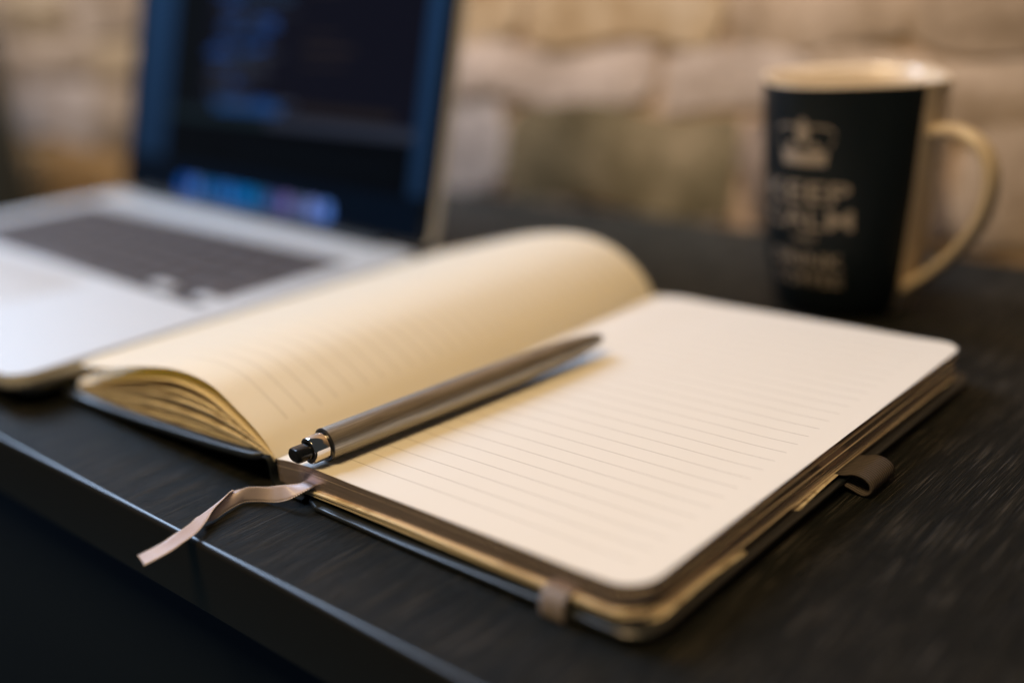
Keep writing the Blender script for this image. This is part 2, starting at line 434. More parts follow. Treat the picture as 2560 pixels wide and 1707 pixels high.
# three silvered gatherings with a sheet standing a hair proud between them
for a, b, x1, yy in ((0.0, 0.347, 139.4, 0.06), (0.349, 0.704, 139.9, 0.0), (0.706, 0.985, 139.6, 0.04)):
    slab('page_block', -2, x1, yy, H-yy, lerp(b), lerp(a), [M_sheet, M_gilt], nb)
for a, b, x1, yy in ((0.340, 0.356, 140.15, 1.2), (0.703, 0.712, 140.05, 1.0)):
    slab('leaf', -1.5, x1, yy, H-yy, lerp(b), lerp(a), [M_sheet, M_sheet, M_gilt], nb, sider=2)
pg = slab('leaf', -2, 140.0, 0.0, H, lambda x, f: tp(x, f)+0.06, lerp(0.992), [M_page_r, M_sheet], nb, uoff=0)
tag(pg, 'blank ruled right-hand page, uppermost of the flat stack')
# ungilded sheets below, fanned forward
cb = lambda x, f: interp(x, crmB)
ct = lambda x, f: bt(x, f)-0.12
for i, (a, b, yy, x0, x1) in enumerate(((0.0, 0.16, 1.2, 9.0, 139.8), (0.19, 0.40, 0.4, 8.6, 140.3), (0.44, 0.62, -0.7, 8.8, 139.9), (0.65, 0.80, -0.5, 9.2, 139.6), (0.825, 0.995, -1.0, 10.5, 139.2))):
    q = lambda k_: (lambda x, f: cb(x, f)+(ct(x, f)-cb(x, f))*k_)
    slab('endpaper', x0, x1, yy, H-1, q(b), q(a), [M_sheet, M_sheet, M_gilt], nb, sider=2)
# wrinkled loose sheet corner at the right side
slab('leaf', 60, 141.4, 3.0, 118, lambda x, f: cb(x, f)-0.12+0.9*max(0, (x-128)/13)*math.sin(f*9.0), lambda x, f: cb(x, f)-0.30+0.9*max(0, (x-128)/13)*math.sin(f*9.0), [M_sheet, M_sheet, M_gilt], nb, cr=7, ny=24, sider=2)

# cover boards: closed rounded profile swept with rounded outer corners
def board(name, x0, x1, y0, y1, ztop, th, parent, cr, mats, flip=1):
    bm = bmesh.new()
    e = th*0.5
    sec = []
    for d, dz in ((th*0.45, 0), (th*0.14, 0.12*th), (0, 0.5*th), (th*0.14, 0.88*th), (th*0.45, th)): sec.append((d, dz))
    nseg = 40
    rings = []
    for d, dz in sec:
        pts = []
        a0, a1 = min(x0, x1)+d, max(x0, x1)-d
        b0, b1 = y0+d, y1-d; rr = max(cr-d, 0.3)
        for px, py in rrect(a0, a1, b0, b1, rr, 8): pts.append((px, py))
        # densify the long sides
        dense = []
        for i in range(len(pts)):
            p, q = pts[i], pts[(i+1) % len(pts)]; L_ = math.hypot(p[0]-q[0], p[1]-q[1]); n_ = max(1, int(L_/8))
            for s_ in range(n_): dense.append((p[0]+(q[0]-p[0])*s_/n_, p[1]+(q[1]-p[1])*s_/n_))
        rings.append((dense, dz))
    n0 = len(rings[2][0])
    R_ = []
    for dense, dz in rings:
        # resample to n0 points
        P = np.array(dense+[dense[0]]); s_ = np.r_[0, np.cumsum(np.hypot(*np.diff(P, axis=0).T))]
        u = np.linspace(0, s_[-1], n0+1)[:-1]
        R_.append([bm.verts.new((np.interp(v_, s_, P[:, 0]), np.interp(v_, s_, P[:, 1])-105, ztop(np.interp(v_, s_, P[:, 0]))-th+dz)) for v_ in u])
    for a, b in zip(R_, R_[1:]):
        for i in range(n0): bm.faces.new((a[i], a[(i+1) % n0], b[(i+1) % n0], b[i]))
    # caps as strips in x: triangle fill handles the slight bend
    bmesh.ops.triangle_fill(bm, edges=[bm.edges.get((R_[-1][i], R_[-1][(i+1) % n0])) for i in range(n0)], use_beauty=True)
    bmesh.ops.triangle_fill(bm, edges=[bm.edges.get((R_[0][i], R_[0][(i+1) % n0])) for i in range(n0)], use_beauty=True)
    bmesh.ops.recalc_face_normals(bm, faces=bm.faces)
    return from_bm(name, bm, mats, parent, smooth=50)
board('back_cover', 11, 143.5, -3.2, 213.2, lambda x: interp(x, covT)-0.02, 1.75, nb, 8, M_cover)
lcv = [(-144, 4.5), (-125, 5.0), (-100, 5.6), (-75, 6.9), (-36, 9.3), (-8, 11.8), (-5, 12.0)]
board('front_cover', -144, -6.2, -3.2, 213.2, lambda x: interp(x, lcv), 2.8, nb, 8, M_cover)
# spine: a curved strip joining both boards
sp_prof = [(-7.4, 10.9), (-5.2, 10.8), (-4.0, 8.6), (-3.9, 5.4), (-2.6, 2.4), (1.5, 0.8), (5, 0.75), (8.5, 0.75), (11.4, 1.0)]
Pm, _ = catmull(sp_prof, 30)
V, F = [], []
nrm = np.gradient(Pm, axis=0); nrm /= np.linalg.norm(nrm, axis=1)[:, None]; nrm = np.stack([nrm[:, 1], -nrm[:, 0]], 1)
ys = [-1.9, -1.5, 105, 211.6, 212.0]
for j, y in enumerate(ys):
    tk = 0.35 if j in (0, 4) else 0.62
    for p, q in zip(Pm, nrm): V.append((p[0]+q[0]*tk, y, max(p[1]+q[1]*tk, 0.08)))
    for p, q in zip(Pm, nrm): V.append((p[0]-q[0]*tk, y, max(p[1]-q[1]*tk, 0.1)))
n = len(Pm); S = 2*n
for j in range(len(ys)-1):
    for i in range(n-1):
        a = j*S+i; F.append((a, a+1, a+S+1, a+S)); a += n; F.append((a, a+S, a+S+1, a+1))
for j in (0, len(ys)-1):
    for i in range(n-1): a = j*S+i; F.append((a, a+n, a+n+1, a+1))
M_spine = mat('matt_black_spine_cloth', (0.007, 0.010, 0.013), 0.7, spec=0.2)
spine = fixn(mesh('spine', V, F, M_spine, nb, smooth=50))

# left leaves: measured section curves, from the lifted top leaf down to the cover
L1 = [(-2.4, 11.2), (-9.5, 17.6), (-22.4, 24.5), (-35.7, 29.8), (-54, 30.6), (-74, 27.6), (-103, 21.0), (-122, 17.6), (-132, 16.4)]
L1f = [(0, 12.2), (-3.5, 18.6), (-11.7, 26.2), (-23.8, 32.3), (-38.9, 34.9), (-54.7, 34.1), (-74.5, 30.4), (-101, 23.0), (-119, 17.8), (-127, 16.2)]
L2 = [(-3.0, 11.1), (-17, 17.2), (-29, 21.6), (-37, 24.2), (-46, 25.5), (-60, 25.4), (-81, 21.2), (-99, 16.4), (-124, 9.8), (-136.5, 8.0)]
L3 = [(-3.2, 11.0), (-9.5, 13.5), (-21.5, 16.4), (-34, 18.2), (-47.6, 18.8), (-67, 17.9), (-88, 14.9), (-112, 9.9), (-137, 7.3)]
L4 = [(-3.4, 11.0), (-12, 12.7), (-22, 13.7), (-39.5, 14.6), (-58, 14.4), (-78, 13.0), (-100, 10.2), (-137.4, 6.9)]
L5 = [(-3.6, 10.9), (-22, 12.2), (-40, 12.0), (-59.5, 10.6), (-90, 8.2), (-137.8, 6.1)]
L6 = [(-4.2, 12.3), (-8, 12.2), (-36, 9.8), (-75, 7.4), (-100, 6.1), (-125, 5.5), (-138.2, 5.0)]
NU = 44
fam = [catmull(q, NU)[0] for q in (L1, L2, L3, L4, L5, L6)]
famf = [catmull(L1f, NU)[0]] + [f+np.stack([np.linspace(2, 1.0, NU), np.linspace(1, 0.3, NU)], 1) for f in fam[1:5]] + [fam[5]]
def leaf(t, th, mats, ruled=False, dxe=0.0, y0=0.0, curl=0.0):
    i = min(int(t), 4); f = t-i
    A = fam[i]*(1-f)+fam[i+1]*f; B = famf[i]*(1-f)+famf[i+1]*f
    A = A.copy(); B = B.copy()
    A[:, 0] += dxe*np.linspace(0, 1, NU); B[:, 0] += dxe*np.linspace(0, 1, NU)
    NY = 16; V, F, UV, FM = [], [], [], []
    sA = np.r_[0, np.cumsum(np.linalg.norm(np.diff(A, axis=0), axis=1))]
    Lt = sA[-1]
    for side in (0, 1):
        for iu in range(NU):
            s_ = sA[iu]; d = s_-(Lt-CR); o_ = 0 if d <= 0 else CR-math.sqrt(max(CR*CR-d*d, 0))
            for j in range(NY+1):
                g = j/NY; y = y0+o_+(H-2*y0-2*o_)*g; f_ = y/H
                p = A[iu]*(1-f_)+B[iu]*f_
                z = p[1]+(0.0 if side else -th)+curl*math.sin(f_*math.pi)*(iu/NU)**2
                V.append((p[0], y, z)); UV.append((s_, y))
    n = NY+1; S = NU*n
    for iu in range(NU-1):
        for j in range(NY):
            a = iu*n+j
            F.append((a, a+n, a+n+1, a+1)); FM.append(0)
            a += S; F.append((a, a+1, a+n+1, a+n)); FM.append(0)
        for j, rv in ((0, 0), (NY, 1)):
            a = iu*n+j; q = (a, a+S, a+S+n, a+n); F.append(q if not rv else q[::-1]); FM.append(1)
    a = (NU-1)*n
    for j in range(NY): F.append((a+j, a+j+1+0, a+S+j+1, a+S+j)); FM.append(1)
    for j in range(NY): F.append((j, j+S, j+S+1, j+1)); FM.append(1)
    return fixn(mesh('leaf', V, F, mats, nb, FM, UV, smooth=45))
lf = leaf(0.0, 0.07, [M_page_l, M_sheet], True)
tag(lf, 'lifted ruled left-hand page arching over the others')
for t, th, dx, y0, cu in ((1.0, 0.10, 0, 0, 0.6), (1.09, 0.25, 0.5, 0.1, 0.2), (1.6, 0.12, -0.4, 0.1, 0.3), (1.98, 0.6, 0, 0.0, 0), (2.34, 1.5, 0.3, 0.5, 0),
                          (2.98, 1.4, 0.5, 0.0, 0), (3.5, 1.1, 0.1, 0.6, 0), (4.0, 0.9, -0.2, 0.1, 0), (4.42, 0.7, 0.4, 0.6, 0), (4.78, 0.5, 0, 0.1, 0)):
    leaf(t, th*0.72, [M_leaf if t < 1.6 else M_sheet, M_sheet], dxe=dx, y0=y0*2.4, curl=cu)

# ribbon marker: rulings between its two edges (A upper/right, B lower/left)
rows = [((9.5, 9, 6.6), (14.6, 9, 6.7)), ((10.4, 3, 6.7), (15.6, 3, 6.8)), ((10.8, -0.6, 6.9), (16.4, -0.6, 6.9)), ((10.6, -2.2, 6.9), (16.0, -2.8, 6.6)),
        ((9.4, -4.6, 7.2), (12.8, -6.6, 4.4)), ((6.5, -6.0, 6.6), (8.0, -7.6, 2.2)), ((3.5, -6.6, 5.6), (3.6, -8.2, 1.0)),
        ((0.5, -7.8, 5.0), (0.0, -8.9, 0.4)), ((-3.2, -11.0, 5.2), (-4.0, -12.0, 0.35)), ((-5.0, -12.4, 4.6), (-4.6, -14.4, 0.4)),
        ((-6.3, -13.7, 4.3), (-3.7, -19.9, 0.5)), ((-6.9, -14.3, 4.1), (-1.9, -26.2, 0.6)), ((-7.0, -14.7, 4.25), (-2.9, -28.4, 1.2)),
        ((-6.5, -15.0, 4.7), (-4.1, -29.1, 2.3)), ((-5.6, -16.8, 5.0), (-3.0, -30.4, 3.1)),
        ((-4.2, -19.7, 4.8), (-2.1, -31.8, 3.5)), ((-2.0, -25.3, 4.0), (-1.1, -34.0, 3.4)), ((1.2, -30.4, 3.0), (-0.4, -36.9, 3.1)), ((3.5, -35.4, 2.2), (0.0, -40.7, 2.8)),
        ((4.9, -40.8, 2.0), (1.0, -44.8, 2.6)), ((5.9, -45.5, 1.7), (1.3, -47.6, 2.5)), ((5.5, -50.0, 1.1), (0.9, -50.4, 2.1)), ((4.9, -54.1, 0.6), (0.4, -53.3, 1.7))]
RA, _ = catmull([r_[0] for r_ in rows], 2); RB = None
def dens(P, k_=5):
    P = [np.array(p, float) for p in P]; Q = [2*P[0]-P[1]]+P+[2*P[-1]-P[-2]]; out = []
    for i in range(1, len(Q)-2):
        a, b, c, d = Q[i-1:i+3]
        for s_ in range(k_):
            t = s_/k_; out.append(0.5*((2*b)+(-a+c)*t+(2*a-5*b+4*c-d)*t*t+(-a+3*b-3*c+d)*t**3))
    out.append(P[-1]); return np.array(out)
RA = dens([r_[0] for r_ in rows]); RB = dens([r_[1] for r_ in rows]); NR = len(RA)
V, F, UV = [], [], []; NC = 6; s_ = 0
for i in range(NR):
    if i: s_ += float(np.linalg.norm((RA[i]+RB[i]-RA[i-1]-RB[i-1])/2))
    for j in range(NC+1):
        t = j/NC; p = RA[i]*(1-t)+RB[i]*t; V.append((p[0], p[1], p[2]+0.25*math.sin(math.pi*t)*(1 if i < 60 else -0.5))); UV.append((s_, t*5.5))
for i in range(NR-1):
    for j in range(NC): a = i*(NC+1)+j; F.append((a, a+1, a+NC+2, a+NC+1))
rib = mesh('ribbon_marker', V, F, M_ribbon, nb, None, UV, smooth=180)
sm = rib.modifiers.new('thickness', 'SOLIDIFY'); sm.thickness = 0.14*MM; sm.offset = 0
# woven picot beads along both edges
def picots(P, k0=14):
    s = np.r_[0, np.cumsum(np.linalg.norm(np.diff(P, axis=0), axis=1))]
    us = np.arange(s[k0], s[-1], 0.85); bmx = bmesh.new()
    for u in us:
        c = [np.interp(u, s, P[:, q]) for q in range(3)]
        bmesh.ops.create_icosphere(bmx, subdivisions=1, radius=0.29, matrix=Matrix.Translation((c[0], c[1]-105, c[2])))
    return bmx
for P in (RA, RB): o = from_bm('picot_edge', picots(P), M_picot, rib, smooth=80); o.matrix_parent_inverse = Matrix.Identity(4)
bpy.context.view_layer.update()
for ch in rib.children: ch.matrix_parent_inverse = rib.matrix_world.inverted() @ nb.matrix_world

def strip(name, path, y0, y1, mt, parent, th, plane='xz'):
    """flat band following a path in x/z (or y/z), extruded across"""
    P, L_ = catmull(path, 46); V, F, UV = [], [], []; u = 0
    for i, p in enumerate(P):
        if i: u += float(np.linalg.norm(P[i]-P[i-1]))
        for j in range(9):
            y = y0+(y1-y0)*j/8
            V.append((p[0], y, p[1]) if plane == 'xz' else (y, p[0], p[1])); UV.append((u, y))
    for i in range(len(P)-1):
        for j in range(8): a = i*9+j; F.append((a, a+1, a+10, a+9))
    o = mesh(name, V, F, mt, parent, None, UV, smooth=180)
    q = o.modifiers.new('thickness', 'SOLIDIFY'); q.thickness = th*MM; q.offset = 0
    return o
strip('pen_loop', [(133, 1.2), (141.0, 2.5), (144.9, 1.9), (148.2, 0.9), (150.3, 0.9), (151.8, 2.6), (151.4, 4.9), (148.9, 6.5), (145.6, 6.7), (142.4, 5.6), (133, 4.4)], 104, 120.5, M_loop, nb, 0.85)
# elastic closure wrapped over the endpapers and back cover
strip('elastic_closure', [(30, 7.1), (4, 7.3), (-1.0, 7.5), (-2.6, 7.2), (-3.6, 6.0), (-4.1, 3.6), (-4.2, 2.0), (-3.7, 0.6), (-2.2, 0.3), (20, 0.32)], 111.5, 119.5, M_band, nb, 0.7, plane='yz')

# ------------------------------------------------------------------ pen (axis along local +y)
P0 = Vector((16.1, 5.7, 18.9)); P1 = Vector((29.4, 133.0, 20.0))
pen = bpy.data.objects.new('pen', None); COL.objects.link(pen)
tag(pen, 'brushed bronze push-button pen lying in the gutter of the open notebook', 'pen')
pen.location = P0*MM; pen.rotation_euler = (P1-P0).to_track_quat('Y', 'Z').to_euler(); pen.empty_display_size = 0.01
PL = (P1-P0).length
def lathe(name, prof, mt, parent, n=48, caps=True):
    bm = bmesh.new(); R_ = []
    for y, r_ in prof: R_.append([bm.verts.new((r_*math.cos(2*math.pi*i/n), y, r_*math.sin(2*math.pi*i/n))) for i in range(n)])
    for a, b in zip(R_, R_[1:]):
        for i in range(n): bm.faces.new((a[i], a[(i+1) % n], b[(i+1) % n], b[i]))
    if caps: bm.faces.new(R_[0]); bm.faces.new(R_[-1])
    bmesh.ops.recalc_face_normals(bm, faces=bm.faces)
    return from_bm(name, bm, mt, parent, smooth=35)
lathe('barrel', [(0.35, 5.1), (0.5, 5.3), (1.0, 5.36), (30, 5.45), (60, 5.45), (80, 5.35), (88.6, 5.2), (89.0, 5.1), (89.0, 4.0)], M_barrel, pen)
lathe('grip', [(89.05, 3.9), (89.1, 4.85), (90.0, 4.95), (100, 4.75), (110, 4.3), (118, 3.5), (123, 2.7), (126, 2.05)], M_barrel, pen)
lathe('nib', [(126.05, 1.9), (126.1, 2.0), (PL-1.5, 1.0), (PL-0.6, 0.55), (PL+0.6, 0.35)], M_chrome, pen, 24)
lathe('ring', [(-0.35, 4.55), (-0.3, 5.2), (0.0, 5.5), (0.3, 5.5), (0.45, 5.3), (0.5, 4.6)], M_darkmetal, pen)
# collar: chrome tube with a slot cut toward one side, dark annular face
def collar():
    bm = bmesh.new(); n = 64; g0, g1 = 150, 205     # the slot, degrees
    def R(y, r_, slot): 
        out = []
        for i in range(n+1):
            a = math.radians(g1+(360-(g1-g0))*i/n) if slot else math.radians(g1+360*i/n)
            out.append(bm.verts.new((r_*math.cos(a), y, r_*math.sin(a))))
        return out
    prof = [(-0.45, 4.45), (-5.4, 4.45), (-6.0, 4.2), (-6.15, 3.9), (-6.15, 3.05), (-5.9, 2.8), (-1.0, 2.8)]
    rr = [R(y, r_, True) for y, r_ in prof]; fs = []
    for k_, (a, b) in enumerate(zip(rr, rr[1:])):
        for i in range(n): f_ = bm.faces.new((a[i], a[i+1], b[i+1], b[i])); f_.material_index = 1 if k_ in (3, 4, 5) else 0
    for e in (0, n):
        f_ = bm.faces.new([r_[e] for r_ in rr]); f_.material_index = 1
    bmesh.ops.recalc_face_normals(bm, faces=bm.faces)
    return from_bm('collar', bm, [M_chrome, M_darkmetal], pen, smooth=35)
collar()
bm = bmesh.new(); pts = []
def stad(hw, hh, n=10):
    out = []
    for a in range(-90, 91, 180//n): out.append((hw-hh+hh*math.cos(math.radians(a)), hh*math.sin(math.radians(a))))
    for a in range(90, 271, 180//n): out.append((-(hw-hh)+hh*math.cos(math.radians(a)), hh*math.sin(math.radians(a))))
    return out
R_ = []
for y, hw, hh in ((-1, 3.4, 2.35), (-10.2, 3.4, 2.35), (-10.9, 3.2, 2.15), (-11.25, 2.7, 1.6)):
    R_.append([bm.verts.new((px-0.35, y, pz)) for px, pz in stad(hw, hh)])
for a, b in zip(R_, R_[1:]):
    for i in range(len(a)): bm.faces.new((a[i], a[(i+1) % len(a)], b[(i+1) % len(a)], b[i]))
bm.faces.new(R_[-1]); bmesh.ops.recalc_face_normals(bm, faces=bm.faces)
from_bm('push_button', bm, M_blackplastic, pen, smooth=30)

# ------------------------------------------------------------------ laptop (local: x right, y back, hinge corner at origin)
lap = empty('laptop', (-134.5, 197.2, 0), -0.026)
tag(lap, 'open silver aluminium laptop with dark code editor on screen, left of the notebook', 'laptop')
def plate(name, a0, a1, b0, b1, z0, z1, r_, mt, parent, bev=0.0, n=6): return from_bm(name, plate_bm(a0, a1, b0, b1, z0, z1, r_, n, bev), mt, parent)
# base as a frame round the keyboard well: solid body, deck on top with an opening
plate('body', -314, 0, -219, 0, 8.6, 13.6, 11, M_alu, lap, bev=1.6)
plate('bottom_case', -305, -9, -210, -9, 2.0, 8.7, 9, M_alu, lap, bev=3.0)
KA0, KA1, KB0, KB1 = -293.5, -21.0, -122, -31
for q in ((-314, KA0, -219, 0), (KA1, 0, -219, 0), (KA0, KA1, -219, KB0), (KA0, KA1, KB1, 0)): pass
bm = bmesh.new()
outer = [bm.verts.new((x, y, 13.7)) for x, y in rrect(-313.6, -0.4, -218.6, -0.4, 10.6, 6)]
outT = [bm.verts.new((x, y, 15.0)) for x, y in rrect(-313.2, -0.8, -218.2, -0.8, 10.2, 6)]
inn = [bm.verts.new((x, y, 15.0)) for x, y in rrect(KA0, KA1, KB0, KB1, 1.5, 6)]
innB = [bm.verts.new((x, y, 13.75)) for x, y in rrect(KA0, KA1, KB0, KB1, 1.5, 6)]
k = len(outer)
for a, b in ((outer, outT), (outT, inn), (inn, innB)):
    for i in range(k): bm.faces.new((a[i], a[(i+1) % k], b[(i+1) % k], b[i]))
bmesh.ops.recalc_face_normals(bm, faces=bm.faces)
from_bm('deck', bm, M_alu, lap, smooth=25)
plate('keyboard_well', KA0+0.3, KA1-0.3, KB0+0.3, KB1-0.3, 13.65, 13.8, 1, M_well, lap)
# keys
def keyrow(b0, b1, widths, gap=2.7):
    tot = sum(widths); avail = (KA1-KA0)-2*1.2-gap*(len(widths)-1); x = KA0+1.2
    for w_ in widths:
        ww = avail*w_/tot
        yield x, x+ww, b0, b1; x += ww+gap
kmesh = {}
def key(a0, a1, b0, b1):
    w_, h_ = round(a1-a0, 2), round(b1-b0, 2)
    if (w_, h_) not in kmesh:
        bm = plate_bm(-w_/2, w_/2, -h_/2, h_/2, 0, 1.25, 1.4, 2, bev=0.25); o = from_bm('key', bm, M_key, lap, smooth=50); kmesh[(w_, h_)] = o.data
    else:
        o = bpy.data.objects.new('key', kmesh[(w_, h_)]); COL.objects.link(o); o.parent = lap
    o.location = ((a0+a1)/2*MM, (b0+b1)/2*MM, 13.8*MM)
rowh = 13.9; g = 2.5; b = KB1-1.2
for args in keyrow(b-8.4, b, [1]*14): key(*args)
b -= 8.4+g
for widths in ([1]*13+[1.55], [1.55]+[1]*13, [1.8]+[1]*11+[1.8], [2.35]+[1]*10+[2.35]):
    for args in keyrow(b-rowh, b, widths): key(*args)
    b -= rowh+g
bot = list(keyrow(KB0+1.2, b, [1, 1, 1, 1.25, 5.4, 1.25, 1, 1, 1, 1]))
for i, (a0, a1, b0, b1) in enumerate(bot):
    hb = (b1-b0-g)/2
    if i in (7, 9):
        key(a0, a1, b0, b0+hb)
        from_bm('deck_infill', plate_bm(a0-0.6, a1+0.6, b0+hb+1.0, b1+1.0, 13.75, 14.9, 1, 3, 0.2), M_alu, lap)
    elif i == 8: key(a0, a1, b0, b0+hb); key(a0, a1, b0+hb+g*0.6, b1)
    else: key(a0, a1, b0, b1)
plate('trackpad', -210, -105, -207, -131, 14.9, 15.08, 4, M_alu, lap, bev=0.1)
lathe_h = bmesh.new(); bmesh.ops.create_cone(lathe_h, cap_ends=True, segments=24, radius1=4.2, radius2=4.2, depth=250, matrix=Matrix.Translation((-157, -0.5, 13.6)) @ Matrix.Rotation(math.pi/2, 4, 'Y'))
from_bm('hinge', lathe_h, M_rubber, lap)
for fx in (-295, -19):
    for fy in (-200, -18):
        bmx = bmesh.new(); bmesh.ops.create_cone(bmx, cap_ends=True, segments=20, radius1=6, radius2=7, depth=2.05, matrix=Matrix.Translation((fx, fy, 1.03))); from_bm('foot', bmx, M_rubber, lap)
# lid, tilted back 15 degrees
TL = math.radians(15.1)
LM = Matrix.Translation(Vector((0, 0.6, 15.0))*MM) @ Matrix.Rotation(math.radians(90)-TL, 4, 'X')   # local x stays, local y runs up the lid, z toward the viewer
def lidpart(o): o.matrix_local = LM; return o
lid = lidpart(from_bm('lid', plate_bm(-312, 3, 1.2, 219, -6.2, -0.8, 11, 8, bev=1.2), M_alu, lap))
lidpart(from_bm('bezel', plate_bm(-311.2, 2.2, 2.0, 218.2, -0.85, -0.3, 10, 8, bev=0.15), M_bezel, lap))
# display picture: colours on a fine grid
DX, DY = (-304, -6), (5, 192); NXp, NYp = 230, 150
img = np.zeros((NYp, NXp, 3))
aa = np.linspace(DX[0], DX[1], NXp)[None, :]; tt = np.linspace(DY[0], DY[1], NYp)[:, None]
def lin(r_, g_, b_): return np.array([((c/255)**2.2) for c in (r_, g_, b_)])
img[:] = lin(30, 52, 80)
img *= (0.55+0.6*np.clip(tt/150, 0, 1.2))[..., None]
img[np.broadcast_to(tt < 28, img.shape[:2])] = lin(8, 18, 30)
win = (aa > -262) & (aa < -18) & (tt > 27)
img[np.broadcast_to(win, img.shape[:2])] = lin(20, 20, 30)
img[np.broadcast_to((aa > -262) & (aa < -222) & (tt > 27), img.shape[:2])] = lin(14, 17, 22)
img[np.broadcast_to(win & (tt < 56), img.shape[:2])] = lin(8, 11, 17)
img[np.broadcast_to(win & (tt > 56) & (tt < 62.5) & (aa > -150), img.shape[:2])] = lin(46, 50, 62)
img[np.broadcast_to(win & (tt > 56) & (tt < 62.5) & (aa <= -150), img.shape[:2])] = lin(26, 36, 42)
r2 = random.Random(3)
def px(a0, a1, t0, t1, c):
    i0, i1 = [int((x-DX[0])/(DX[1]-DX[0])*(NXp-1)) for x in (a0, a1)]; j0, j1 = [int((x-DY[0])/(DY[1]-DY[0])*(NYp-1)) for x in (t0, t1)]
    img[max(j0, 0):max(j1, j0+1), max(i0, 0):max(i1, i0+1)] = c
tl = 70.0
while tl < 188:
    ind = r2.choice([0, 6, 6, 12, 18]); x = -218+ind
    for wn in range(r2.choice([1, 2, 3, 3, 4])):
        L_ = r2.uniform(8, 26); c = r2.choice([lin(36, 66, 122), lin(40, 74, 132), lin(42, 60, 84), lin(58, 62, 74), lin(46, 48, 56)])
        px(x, x+L_, tl, tl+1.9, c); x += L_+3
        if x > -120: break
    if r2.random() < 0.25: px(-120, -120+r2.uniform(20, 80), tl, tl+1.9, lin(44, 38, 38))
    tl += 4.1
px(-206, -136, 64, 70, lin(30, 64, 110)); px(-120, -35, 66, 71, lin(38, 33, 32))
px(-180, -30, 40, 41.3, lin(16, 22, 30))
# dock: a row of rounded icons on a translucent tray
px(-238, -76, 7.5, 9.0, lin(20, 50, 100))
icons = [(10, 90, 190), (90, 130, 215), (34, 96, 150), (24, 100, 176), (60, 120, 200), (10, 110, 190), (20, 120, 196), (40, 100, 150), (76, 84, 140), (122, 112, 176), (96, 112, 150), (128, 146, 220), (100, 146, 240)]
for i, c in enumerate(icons):
    ix = -238+i*12.4
    for r_ in range(8, 18):
        ins = 1.4 if r_ in (8, 17) else 0
        px(ix+ins, ix+10.2-ins, r_, r_+1.3, lin(*c)*0.8)
V = [(x, y, 0.0) for y in np.linspace(DY[0], DY[1], NYp+1) for x in np.linspace(DX[0], DX[1], NXp+1)]
F = [(j*(NXp+1)+i, j*(NXp+1)+i+1, (j+1)*(NXp+1)+i+1, (j+1)*(NXp+1)+i) for j in range(NYp) for i in range(NXp)]
scr = mesh('display', V, F, M_screen, lap, smooth=0, world=False)
ca = scr.data.color_attributes.new('picture', 'FLOAT_COLOR', 'CORNER')
cc = np.ones((NYp*NXp, 4, 4)); cc[:, :, :3] = img.reshape(-1, 1, 3)
ca.data.foreach_set('color', cc.ravel())
scr.matrix_local = LM @ Matrix.Translation((0, 0, -0.2*MM))

# ------------------------------------------------------------------ mug
MX, MY = 57.2, 283.0
mug = empty('mug', (MX, MY, 0))
tag(mug, 'tall tapered cream mug with black wrap print, a crown and lettering, by the stone wall', 'mug')
camaz = math.degrees(math.atan2(-190.078-MY, 274.363-MX))
TXT = camaz-28.5; HND = camaz+55        # print faces left of the lens, handle to the right
MH = 103.5
Rz = [(0, 28.0), (1.5, 30), (6, 31.8), (14, 33.8), (26, 35.4), (40, 36.4), (60, 37.5), (80, 38.1), (96, 38.5), (104, 38.7)]
Nz = [(0, 2.05), (40, 2.12), (80, 2.5), (104, 2.9)]
def mug_r(phi, z, inset=0):
    a = math.radians(phi-HND+45); n_ = interp(z, Nz)
    return (interp(z, Rz)-inset)/(abs(math.cos(a))**n_+abs(math.sin(a))**n_)**(1/n_)
NPH = 96
V, F, FM = [], [], []
zs = [0, 0.6, 1.5, 4, 8, 14, 20, 26, 33, 40, 50, 60, 70, 80, 88, 96, 102.7, 103.0]
lev = [(z, 0.0) for z in zs] + [(103.3, 0.3), (103.6, 0.9), (103.6, 1.8), (103.0, 2.6), (98, 3.6), (80, 3.8), (50, 4.0), (20, 4.4), (8, 6.5), (6, 12)]
lev[0] = (0, 1.2); 
for z, ins in lev:
    for i in range(NPH):
        phi = TXT+360*i/NPH; r_ = mug_r(phi, z, ins); a = math.radians(phi); V.append((r_*math.cos(a), r_*math.sin(a), z))
for j in range(len(lev)-1):
    for i in range(NPH):
        F.append((j*NPH+i, j*NPH+(i+1) % NPH, (j+1)*NPH+(i+1) % NPH, (j+1)*NPH+i))
        deg = (360*(i+0.5)/NPH); deg = deg-360 if deg > 180 else deg
        FM.append(1 if (-80 < deg < 73 and j < 16) else 0)
F.append(tuple(reversed(range(NPH)))); FM.append(0)
F.append(tuple((len(lev)-1)*NPH+i for i in range(NPH))); FM.append(0)
body = mesh('body', V, F, [M_mug, M_mugblack], mug, FM, smooth=50, world=False)
# handle
hp = [(33, 80), (41, 83), (52, 83.5), (61, 79.5), (66.5, 71), (67.5, 60), (64, 47), (56, 34.5), (46, 23.5), (35, 14.5), (27, 9)]
P, _ = catmull(hp, 40); T_ = np.gradient(P, axis=0); T_ /= np.linalg.norm(T_, axis=1)[:, None]
V, F = [], []; NS = 16; ha = math.radians(HND); er = Vector((math.cos(ha), math.sin(ha), 0)); et = Vector((-math.sin(ha), math.cos(ha), 0)); ez = Vector((0, 0, 1))
for p, t in zip(P, T_):
    nx_, nz_ = -t[1], t[0]
    for k_ in range(NS):
        a = 2*math.pi*k_/NS; c, s_ = math.cos(a), math.sin(a)
        q = er*(p[0]+nx_*3.0*c)+ez*(p[1]+nz_*3.0*c)+et*(5.2*s_); V.append(tuple(q))
for i in range(len(P)-1):
    for k_ in range(NS): F.append((i*NS+k_, i*NS+(k_+1) % NS, (i+1)*NS+(k_+1) % NS, (i+1)*NS+k_))
